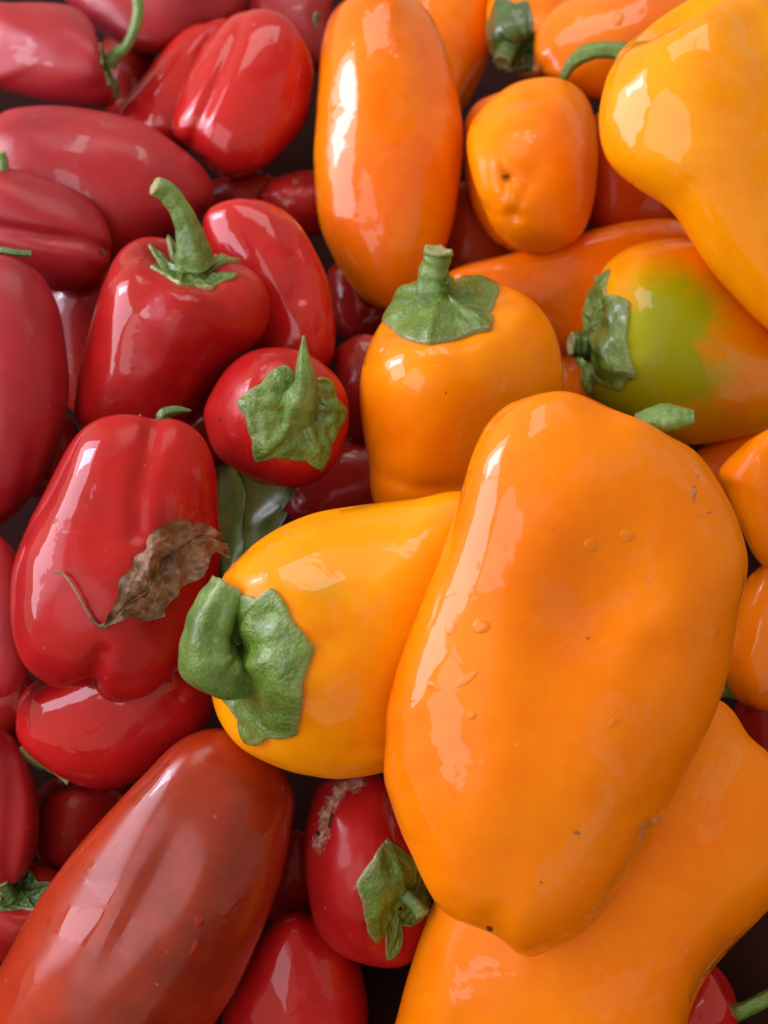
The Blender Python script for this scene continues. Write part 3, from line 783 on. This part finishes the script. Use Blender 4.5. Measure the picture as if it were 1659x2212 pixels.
 dict(id='R15', name='red_pepper', group='r', skin='reddeep', seed=41, profile='bell', lobes=3,
  label='narrow strip of red pepper in the gap left of the broad-shouldered one',
  stem_at=(190, 570), tip=(160, 880), pitch=0, flat=0.85,
  outline=[(95,640),(150,590),(230,580),(280,650),(270,780),(220,880),(160,890),(110,800)]),
 dict(id='R20', name='red_pepper', group='r', skin='redhaze', seed=42, profile='bell', lobes=3,
  label='dull red pepper cut off by the left edge, beside the glossy crimson one',
  stem_at=(-60, 1540), tip=(-20, 1930), pitch=0, flat=0.85,
  grooves=[([(20,1590),(30,1740),(10,1880)],24,8)],
  outline=[(-110,1580),(-40,1552),(0,1570),(45,1612),(76,1690),(86,1770),(76,1850),(40,1905),(-20,1918),(-100,1880),(-140,1740)]),
 dict(id='R21', name='red_pepper', group='r', skin='redhaze', seed=43, profile='bell', lobes=3,
  label='dark red sliver of a pepper at the left edge, beside the dried leaf one',
  stem_at=(-60, 1140), tip=(-20, 1520), pitch=0, flat=0.85,
  outline=[(-110,1170),(-40,1140),(10,1165),(50,1230),(70,1330),(70,1420),(45,1485),(0,1507),(-70,1500),(-140,1350)]),
 dict(id='R19', name='red_pepper', group='r', skin='redwet', seed=44, profile='bell', lobes=3,
  label='red pepper at the bottom edge, below the one with the pale sore',
  stem_at=(640, 2420), tip=(650, 1960), pitch=0, flat=0.85,
  outline=[(480,2180),(520,2090),(565,2015),(620,1972),(680,1976),(740,2020),(780,2090),(797,2212),(770,2340),(640,2420),(500,2330)]),
 dict(id='R22', name='red_pepper', group='r', skin='redwet', seed=45, profile='bell', lobes=3,
  label='bright red pepper end at the bottom right corner with a green stem beside it',
  stem_at=(1590, 2190), tip=(1480, 2280), pitch=10, flat=0.85,
  outline=[(1440,2200),(1480,2120),(1535,2083),(1578,2125),(1597,2205),(1580,2290),(1510,2330),(1450,2290)],
  stem=dict(path=[(1585,2190,-6,20),(1615,2178,-20,18),(1650,2160,-28,18),(1690,2140,-30,19)])),
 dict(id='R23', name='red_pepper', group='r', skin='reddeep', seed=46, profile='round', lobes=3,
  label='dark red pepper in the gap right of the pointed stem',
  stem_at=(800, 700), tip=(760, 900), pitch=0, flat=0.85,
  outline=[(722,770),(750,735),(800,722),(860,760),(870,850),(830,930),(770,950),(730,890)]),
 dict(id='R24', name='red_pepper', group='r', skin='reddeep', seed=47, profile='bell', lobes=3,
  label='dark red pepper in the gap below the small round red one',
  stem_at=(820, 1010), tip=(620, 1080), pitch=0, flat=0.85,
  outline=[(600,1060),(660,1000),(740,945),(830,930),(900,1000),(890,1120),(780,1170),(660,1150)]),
 dict(id='O8b', name='orange_pepper', group='o', skin='orangedp', seed=48, profile='bell', lobes=3,
  label='orange pepper almost hidden behind the small plump one with the puckered tip',
  stem_at=(1100, 200), tip=(1080, 540), pitch=0, flat=0.85,
  outline=[(1000,310),(1008,250),(1055,207),(1130,200),(1210,280),(1220,440),(1150,540),(1080,530),(1030,470),(1005,390)]),
 dict(id='O15', name='orange_pepper', group='o', skin='orangedp', seed=49, profile='bell', lobes=3,
  label='shaded orange pepper in the gap below the one with the green patch',
  stem_at=(1640, 940), tip=(1520, 1040), pitch=0, flat=0.85,
  outline=[(1490,1000),(1540,950),(1630,915),(1700,950),(1690,1050),(1600,1100),(1520,1070)]),
 dict(id='O16', name='orange_pepper', group='o', skin='orangedp', seed=50, profile='bell', lobes=3,
  label='orange sliver of a pepper between the wrinkled cap and the green patch',
  stem_at=(1260, 720), tip=(1250, 930), pitch=0, flat=0.85,
  outline=[(1190,780),(1230,740),(1290,760),(1330,830),(1320,910),(1260,950),(1200,890)]),
 dict(id='O17', name='orange_pepper', group='o', skin='orangeshade', seed=51, profile='bell', lobes=3,
  label='orange pepper with shade painted into its skin, in the gap left of the large yellow one',
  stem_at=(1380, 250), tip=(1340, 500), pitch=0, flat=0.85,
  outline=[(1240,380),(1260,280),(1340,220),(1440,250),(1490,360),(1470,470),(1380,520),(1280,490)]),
 dict(id='O18', name='orange_pepper', group='o', skin='orangeshade', seed=52, profile='bell', lobes=3,
  label='orange pepper, its skin coloured dark to stand for shade, in the gap right of the long upright orange one',
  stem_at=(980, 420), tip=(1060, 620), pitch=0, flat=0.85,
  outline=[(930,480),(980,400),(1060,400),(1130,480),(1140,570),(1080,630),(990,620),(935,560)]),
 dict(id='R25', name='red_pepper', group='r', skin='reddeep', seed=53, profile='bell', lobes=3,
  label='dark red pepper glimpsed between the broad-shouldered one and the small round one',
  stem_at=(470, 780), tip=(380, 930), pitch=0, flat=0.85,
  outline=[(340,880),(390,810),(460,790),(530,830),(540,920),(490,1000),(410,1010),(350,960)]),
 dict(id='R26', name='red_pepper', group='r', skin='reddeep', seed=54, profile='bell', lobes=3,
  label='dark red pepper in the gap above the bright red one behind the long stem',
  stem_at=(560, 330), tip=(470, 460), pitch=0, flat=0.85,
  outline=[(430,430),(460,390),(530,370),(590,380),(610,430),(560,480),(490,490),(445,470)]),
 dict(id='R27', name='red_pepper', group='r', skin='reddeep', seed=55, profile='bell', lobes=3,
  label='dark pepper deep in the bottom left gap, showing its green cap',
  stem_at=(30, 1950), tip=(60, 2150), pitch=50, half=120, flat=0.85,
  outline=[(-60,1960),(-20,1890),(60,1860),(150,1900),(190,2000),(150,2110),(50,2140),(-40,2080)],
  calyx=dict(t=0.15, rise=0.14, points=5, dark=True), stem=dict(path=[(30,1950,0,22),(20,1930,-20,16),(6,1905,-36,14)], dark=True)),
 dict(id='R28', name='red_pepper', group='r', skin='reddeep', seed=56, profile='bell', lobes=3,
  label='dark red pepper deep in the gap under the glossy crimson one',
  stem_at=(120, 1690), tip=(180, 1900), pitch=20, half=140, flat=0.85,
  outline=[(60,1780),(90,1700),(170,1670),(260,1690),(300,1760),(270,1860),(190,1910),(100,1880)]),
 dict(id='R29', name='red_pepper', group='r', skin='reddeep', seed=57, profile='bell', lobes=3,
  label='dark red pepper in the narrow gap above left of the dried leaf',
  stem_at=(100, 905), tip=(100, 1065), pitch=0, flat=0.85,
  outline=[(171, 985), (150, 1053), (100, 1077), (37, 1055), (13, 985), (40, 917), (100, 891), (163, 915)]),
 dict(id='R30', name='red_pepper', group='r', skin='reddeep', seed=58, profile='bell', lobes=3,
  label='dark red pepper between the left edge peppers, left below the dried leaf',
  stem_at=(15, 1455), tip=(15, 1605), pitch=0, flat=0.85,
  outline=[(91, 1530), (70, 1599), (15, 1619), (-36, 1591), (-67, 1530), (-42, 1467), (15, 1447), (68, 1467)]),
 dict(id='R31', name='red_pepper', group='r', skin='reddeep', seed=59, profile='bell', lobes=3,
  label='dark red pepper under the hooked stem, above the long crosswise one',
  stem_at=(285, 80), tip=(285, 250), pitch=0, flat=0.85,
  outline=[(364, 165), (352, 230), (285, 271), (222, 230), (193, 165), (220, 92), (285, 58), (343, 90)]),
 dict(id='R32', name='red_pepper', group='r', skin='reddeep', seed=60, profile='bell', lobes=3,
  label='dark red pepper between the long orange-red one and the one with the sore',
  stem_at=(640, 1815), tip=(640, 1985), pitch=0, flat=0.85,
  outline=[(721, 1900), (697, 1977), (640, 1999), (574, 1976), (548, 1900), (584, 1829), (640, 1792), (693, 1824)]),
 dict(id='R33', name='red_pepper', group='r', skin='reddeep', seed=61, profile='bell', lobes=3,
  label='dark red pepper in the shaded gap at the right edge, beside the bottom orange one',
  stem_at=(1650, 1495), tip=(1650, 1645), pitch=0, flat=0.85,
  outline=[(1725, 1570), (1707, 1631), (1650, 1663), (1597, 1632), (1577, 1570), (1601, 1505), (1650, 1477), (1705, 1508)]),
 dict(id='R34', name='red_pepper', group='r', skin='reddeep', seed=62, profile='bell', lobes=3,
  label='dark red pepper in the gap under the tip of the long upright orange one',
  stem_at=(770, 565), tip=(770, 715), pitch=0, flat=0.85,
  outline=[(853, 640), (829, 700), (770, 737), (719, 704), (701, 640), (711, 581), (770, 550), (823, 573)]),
]
# distance of each pepper from the camera along the viewing axis, metres: each rests against the ones above it
DEPTH = {'O1': 0.2412, 'O3': 0.2641, 'R1': 0.2808, 'R4': 0.3059, 'O6': 0.3254, 'O4': 0.3105, 'R2': 0.3235, 'O7': 0.373, 'O8': 0.3575, 'O13': 0.2984, 'O14': 0.309, 'O5': 0.3451, 'O2': 0.2748, 'R17': 0.2738, 'R16': 0.2991, 'R3': 0.34, 'R8': 0.3865, 'R5': 0.3196, 'R6': 0.3515, 'R7': 0.373, 'R9': 0.4076, 'R10': 0.3999, 'R18': 0.2809, 'O12': 0.3699, 'O11': 0.4024, 'O10': 0.4289, 'O9': 0.4388, 'R12': 0.3881, 'R11': 0.429, 'R13': 0.4348, 'R15': 0.3653, 'R20': 0.3056, 'R21': 0.2919, 'R19': 0.2912, 'R22': 0.2962, 'R23': 0.3424, 'R24': 0.3501, 'O8b': 0.3833, 'O15': 0.3573, 'O16': 0.3787, 'O17': 0.3849, 'O18': 0.4007, 'R25': 0.3415, 'R26': 0.3984, 'R27': 0.3158, 'R28': 0.3206, 'R29': 0.3343, 'R30': 0.3171, 'R31': 0.4536, 'R32': 0.3021, 'R33': 0.3211, 'R34': 0.3858}
# ------------------------------------------------------------------ setting: the tray under the heap
m_tray, nt_, b_ = new_mat('dark_tray')
n_ = N(nt_); tc_ = n_.new('ShaderNodeTexCoord')
n_.link(n_.mix(n_.noise(tc_.outputs['Object'], 30, 4), (0.014, 0.004, 0.004), (0.030, 0.010, 0.008)), b_.inputs['Base Color'])
b_.inputs['Roughness'].default_value = 0.9
b_.inputs['Specular IOR Level'].default_value = 0.05
TRAY_Z = -0.075
tray = link_mesh('tray_floor', [(-0.6, -0.5, TRAY_Z), (0.6, -0.5, TRAY_Z), (0.6, 0.8, TRAY_Z), (-0.6, 0.8, TRAY_Z)], [(0, 1, 2, 3)], m_tray, smooth=False)
tray['kind'] = 'structure'

# ------------------------------------------------------------------ the peppers
for s in SPECS:
    build_pepper(s, DEPTH[s['id']])
BYID = {p[0]['id']: p for p in PEPPERS}
_bvh = {}
def surface(pid, x, y):
    """front surface point and outward normal of a pepper, in sketch space"""
    s, B, depth, root = BYID[pid]
    if pid not in _bvh:
        _bvh[pid] = BVHTree.FromPolygons(B.P.tolist(), grid_faces(B.nt, B.nu))
    loc, nn, i, d = _bvh[pid].ray_cast(Vector((x, y, -5000)), Vector((0, 0, 1)))
    if loc is None:
        k = np.argmin(((B.P[:, :2] - (x, y))**2).sum(1))
        return B.P[k], B.N[k]
    n = np.array(nn)
    if n[2] > 0: n = -n
    return np.array(loc), n

def thing(name, label, cat, loc, group=None):
    o = bpy.data.objects.new(name, None); scene.collection.objects.link(o)
    o.location = list(loc); o.empty_display_size = 0.01
    o['label'] = label; o['category'] = cat
    if group: o['group'] = group
    return o

# ------------------------------------------------------------------ dried leaf on the red pepper
m_dry, nt_, b_ = new_mat('dried_leaf_brown')
n_ = N(nt_); tc_ = n_.new('ShaderNodeTexCoord'); v_ = tc_.outputs['Object']
c_ = n_.mix(n_.ramp(n_.noise(v_, 170, 5, 0.65, 0.6), 0.3, 0.7), (0.12, 0.058, 0.032), (0.34, 0.195, 0.115))
c_ = n_.mix(n_.ramp(n_.noise(v_, 70, 2), 0.5, 0.7, 0, 0.6), c_, (0.22, 0.085, 0.032))
n_.link(c_, b_.inputs['Base Color'])
n_.link(n_.bump(n_.noise(v_, 420, 5, 0.65, 1.0), 0.8, 0.0012), b_.inputs['Normal'])
b_.inputs['Roughness'].default_value = 0.5
b_.inputs['Specular IOR Level'].default_value = 0.4

def ribbon_leaf(left, right, nr, nc):
    """grid between two side curves -> (nr, nc, 2)"""
    A, Bc = catmull(left, nr), catmull(right, nr)
    f = np.linspace(0, 1, nc)[None, :, None]
    return A[:, None] * (1 - f) + Bc[:, None] * f

def build_dried_leaf():
    depth = BYID['R1'][2]
    left = [(226,1348),(240,1318),(252,1288),(258,1252),(282,1228),(290,1202),(312,1188),(318,1160),(345,1138),(372,1127),(400,1130),(430,1128),(462,1148)]
    right = [(228,1352),(262,1338),(292,1330),(318,1338),(346,1334),(352,1312),(376,1290),(392,1268),(420,1252),(436,1228),(450,1196),(470,1202),(488,1203)]
    nr, nc = 110, 46
    G = ribbon_leaf(left, right, nr, nc)
    rr, cc = np.meshgrid(np.linspace(0, 1, nr), np.linspace(0, 1, nc), indexing='ij')
    rng = np.random.RandomState(4)
    ed = vnoise(np.stack([rr * 9, cc * 2, rr * 0], -1).reshape(-1, 3), 77, 4.0).reshape(nr, nc)
    G = G + 5.0 * np.stack([ed, -ed], -1) * (np.abs(cc - 0.5) * 2)[..., None]**4
    pts = np.zeros((nr * nc, 3)); g = G.reshape(-1, 2)
    flat = np.c_[g / 40.0, np.zeros(len(g))]
    # crumple: sharp creases from folded noise
    cr = 0
    for k, (fq, am) in enumerate(((0.8, 14), (1.9, 18), (3.6, 11), (7.0, 4.0))):
        cr = cr + am * (1 - 2 * np.abs(vnoise(flat, 20 + k, fq)))
    mid = np.abs(cc - 0.48).reshape(-1)
    lift = 15 + cr * 0.9 + 10 * (np.abs(cc - 0.5) * 2).reshape(-1)**2 * np.sin(rr.reshape(-1) * 9 + 1) - 7 * np.exp(-(mid / 0.05)**2)
    lift += 26 * np.clip((rr.reshape(-1) - 0.8) / 0.2, 0, 1)**2
    for i, (x, y) in enumerate(g):
        p, n = surface('R1', min(x, 470), y)
        pts[i] = p + (n * 0.35 + np.array([0, 0, -0.7])) * max(2.0, lift[i])
        pts[i, 0] += max(0, x - 470)
    top = pts
    s0, n0 = surface('R1', 300, 1250)
    bot = top - n0 * -0.0 + np.array([0, 0, 1.8])
    V = np.concatenate([top, bot])
    Fc = grid_faces(nr, nc, closed=False)
    Fc2 = [tuple(nr * nc + q for q in f[::-1]) for f in Fc]
    rim = []
    loop = [(0, j) for j in range(nc)] + [(i, nc - 1) for i in range(1, nr)] + [(nr - 1, j) for j in range(nc - 2, -1, -1)] + [(i, 0) for i in range(nr - 2, 0, -1)]
    ids = [i * nc + j for i, j in loop]
    for a, b in zip(ids, ids[1:] + ids[:1]):
        rim.append((a, b, b + nr * nc, a + nr * nc))
    Wv = to_world(V, depth)
    org = to_world(np.array(surface('R1', 300, 1260)[0]), depth)
    t = thing('dried_leaf', 'crumpled dry brown leaf with a thin stalk lying on a red pepper', 'leaf', org)
    blade = link_mesh('blade', Wv, Fc + Fc2 + rim, m_dry, t, org)
    # midrib and stalk
    mr = [(*pts[i * nc + int(nc * 0.48)], 3.2 - 1.8 * i / nr) for i in range(2, nr - 8, 6)]
    mr = [(x, y, z - 2.0, r) for x, y, z, r in mr]
    v, f, at = tube(mr, 60, 8, 3, 0.05, 3, False)
    link_mesh('midrib', to_world(v, depth), f, m_dry, blade, np.asarray(org))
    st = []
    for (x, y, h, r) in [(240,1338,8,5),(222,1352,7,5.5),(206,1345,6,4.5),(188,1318,10,3.8),(165,1276,14,3.4),(146,1248,16,3.2),(132,1238,17,4.2),(124,1240,16,2.6)]:
        p, n = surface('R1', x, y); q = p + n * h
        st.append((*q, r))
    v, f, at = tube(st, 60, 10, 3, 0.12, 9, False, 0.06)
    link_mesh('stalk', to_world(v, depth), f, m_dry, t, org)
build_dried_leaf()

# ------------------------------------------------------------------ green leaf scrap deep in the gap
m_leaf, nt_, b_ = new_mat('pepper_leaf_green')
n_ = N(nt_); tc_ = n_.new('ShaderNodeTexCoord'); v_ = tc_.outputs['Object']
c_ = n_.mix(n_.ramp(n_.noise(v_, 120, 4, 0.6), 0.3, 0.7), (0.065, 0.095, 0.015), (0.135, 0.170, 0.035))
n_.link(c_, b_.inputs['Base Color'])
w_ = n_.new('ShaderNodeTexWave'); n_.link(v_, w_.inputs['Vector']); w_.inputs['Scale'].default_value = 70; w_.inputs['Distortion'].default_value = 8
n_.link(n_.bump(w_.outputs['Fac'], 0.12, 0.0005), b_.inputs['Normal'])
b_.inputs['Roughness'].default_value = 0.32
def build_green_leaf():
    depth = 0.318
    left = [(470,1010),(468,1060),(470,1110),(474,1160),(478,1215),(482,1260)]
    right = [(560,1000),(640,1035),(636,1066),(612,1098),(618,1116),(560,1200)]
    nr, nc = 40, 24
    G = ribbon_leaf(left, right, nr, nc).reshape(-1, 2)
    rr, cc = np.meshgrid(np.linspace(0, 1, nr), np.linspace(0, 1, nc), indexing='ij')
    z = 16 * np.sin(cc * 3.1 + rr * 2) - 5 * np.exp(-((cc - 0.35) / 0.08)**2) + 2 * np.sin(rr * 9 + cc * 7)
    top = np.c_[G, z.reshape(-1)]
    V = np.concatenate([top, top + [0, 0, 3]])
    Fc = grid_faces(nr, nc, closed=False); Fc2 = [tuple(nr * nc + q for q in f[::-1]) for f in Fc]
    loop = [(0, j) for j in range(nc)] + [(i, nc - 1) for i in range(1, nr)] + [(nr - 1, j) for j in range(nc - 2, -1, -1)] + [(i, 0) for i in range(nr - 2, 0, -1)]
    ids = [i * nc + j for i, j in loop]
    rim = [(a, b, b + nr * nc, a + nr * nc) for a, b in zip(ids, ids[1:] + ids[:1])]
    org = to_world(np.array([540., 1150, 10]), depth)
    t = thing('green_leaf', 'scrap of green leaf wedged between the small round red pepper and the yellow one', 'leaf', org)
    bl = link_mesh('blade', to_world(V, depth), Fc + Fc2 + rim, m_leaf, t, org)
    mid = [(*top[i * nc + int(nc * 0.35)], 2.5) for i in range(0, nr, 5)]
    v, f, at = tube(mid, 30, 8, 3, 0.05, 3, False)
    link_mesh('midrib', to_world(v, depth), f, m_leaf, bl, org)
build_green_leaf()

# ------------------------------------------------------------------ water drops
_dropmat = {}
def drop_mat(kind, col):
    if kind in _dropmat: return _dropmat[kind]
    m, nt, b = new_mat('water_over_' + kind)
    b.inputs['Base Color'].default_value = (*col, 1)
    n = N(nt); tc = n.new('ShaderNodeTexCoord')
    n.link(n.mix(n.noise(tc.outputs['Object'], 200), col, tuple(c * 0.93 for c in col)), b.inputs['Base Color'])
    b.inputs['Roughness'].default_value = 0.03
    b.inputs['IOR'].default_value = 1.45
    _dropmat[kind] = m
    return m
def water_drop(pid, x, y, rx, ry, ang, label, kind, col, hgt=0.16):
    depth = BYID[pid][2]
    p, n = surface(pid, x, y)
    ca, sa = math.cos(math.radians(ang)), math.sin(math.radians(ang))
    nr, nu = 9, 28
    V = []
    rng = np.random.RandomState(int(x * 7 + y))
    ph = rng.uniform(0, 6.28, 3)
    for i in range(nr + 1):
        q = i / nr
        for j in range(nu):
            a = 2 * math.pi * j / nu
            wob = 1 + 0.10 * math.sin(2 * a + ph[0]) + 0.07 * math.sin(3 * a + ph[1])
            ex, ey = rx * q * wob * math.cos(a), ry * q * wob * math.sin(a)
            sx, sy = x + ex * ca - ey * sa, y + ex * sa + ey * ca
            pp, nn = surface(pid, sx, sy)
            V.append(pp + n * (hgt * min(rx, ry) * max(0.0, 1 - q**2.2)**0.8 - (1.2 if i == nr else 0)))
    f = grid_faces(nr + 1, nu)
    Wv = to_world(np.array(V), depth); org = to_world(np.asarray(p), depth)
    o = link_mesh('water_drop', Wv, f, drop_mat(kind, col), None, org)
    o.location = org.tolist()
    o['label'] = label; o['category'] = 'water drop'; o['group'] = 'water drops on the peppers'
OR = (0.82, 0.20, 0.0005)
for (x, y, rx, ry, ang, lab) in [
    (1040,1352,19,20,0,'largest rounded water drop in the pale shine of the biggest orange pepper'),
    (1020,1277,9,14,10,'upright oval water drop, topmost but one in the shine of the biggest orange pepper'),
    (1024,1310,5,5,0,'tiny water bead just below the upright oval drop'),
    (974,1360,12,15,20,'faint water drop left of the largest rounded drop'),
    (1008,1468,30,10,-38,'long slanting water drop below the largest rounded drop'),
    (938,1482,18,9,25,'flat water drop left of the long slanting drop'),
    (890,1512,8,6,30,'small water bead near the left edge, lower left of the flat drop'),
    (1018,1545,11,13,-30,'water drop in the shine below the long slanting drop'),
    (1032,1222,5,9,0,'narrow water bead above the upright oval drop, topmost of the column'),
    (1276,1178,16,15,0,'left one of two clear round drops high on the biggest orange pepper'),
    (1355,1158,16,15,0,'right one of two clear round drops high on the biggest orange pepper'),
    (1325,1560,15,8,-35,'slanting water drop low on the middle of the biggest orange pepper'),
    (1010,1040,9,12,0,'water drop near the upper left shoulder of the biggest orange pepper'),
  ]:
    water_drop('O1', x, y, rx, ry, ang, lab, 'orange', OR)
water_drop('O11', 1335, 40, 13, 18, 30, 'plump water drop on the wet orange pepper at the top edge', 'orange', (0.72, 0.15, 0.002))
for (x, y, rx, ry, ang, lab) in [
    (430,1990,11,17,20,'upper water drop in the grey shine of the long orange-red pepper'),
    (420,2050,9,20,18,'stretched water drop just below another on the long orange-red pepper'),
    (470,1765,9,7,0,'small water bead near the upper end of the long orange-red pepper')]:
    water_drop('R17', x, y, rx, ry, ang, lab, 'orange_red', (0.34, 0.024, 0.005), 0.14)
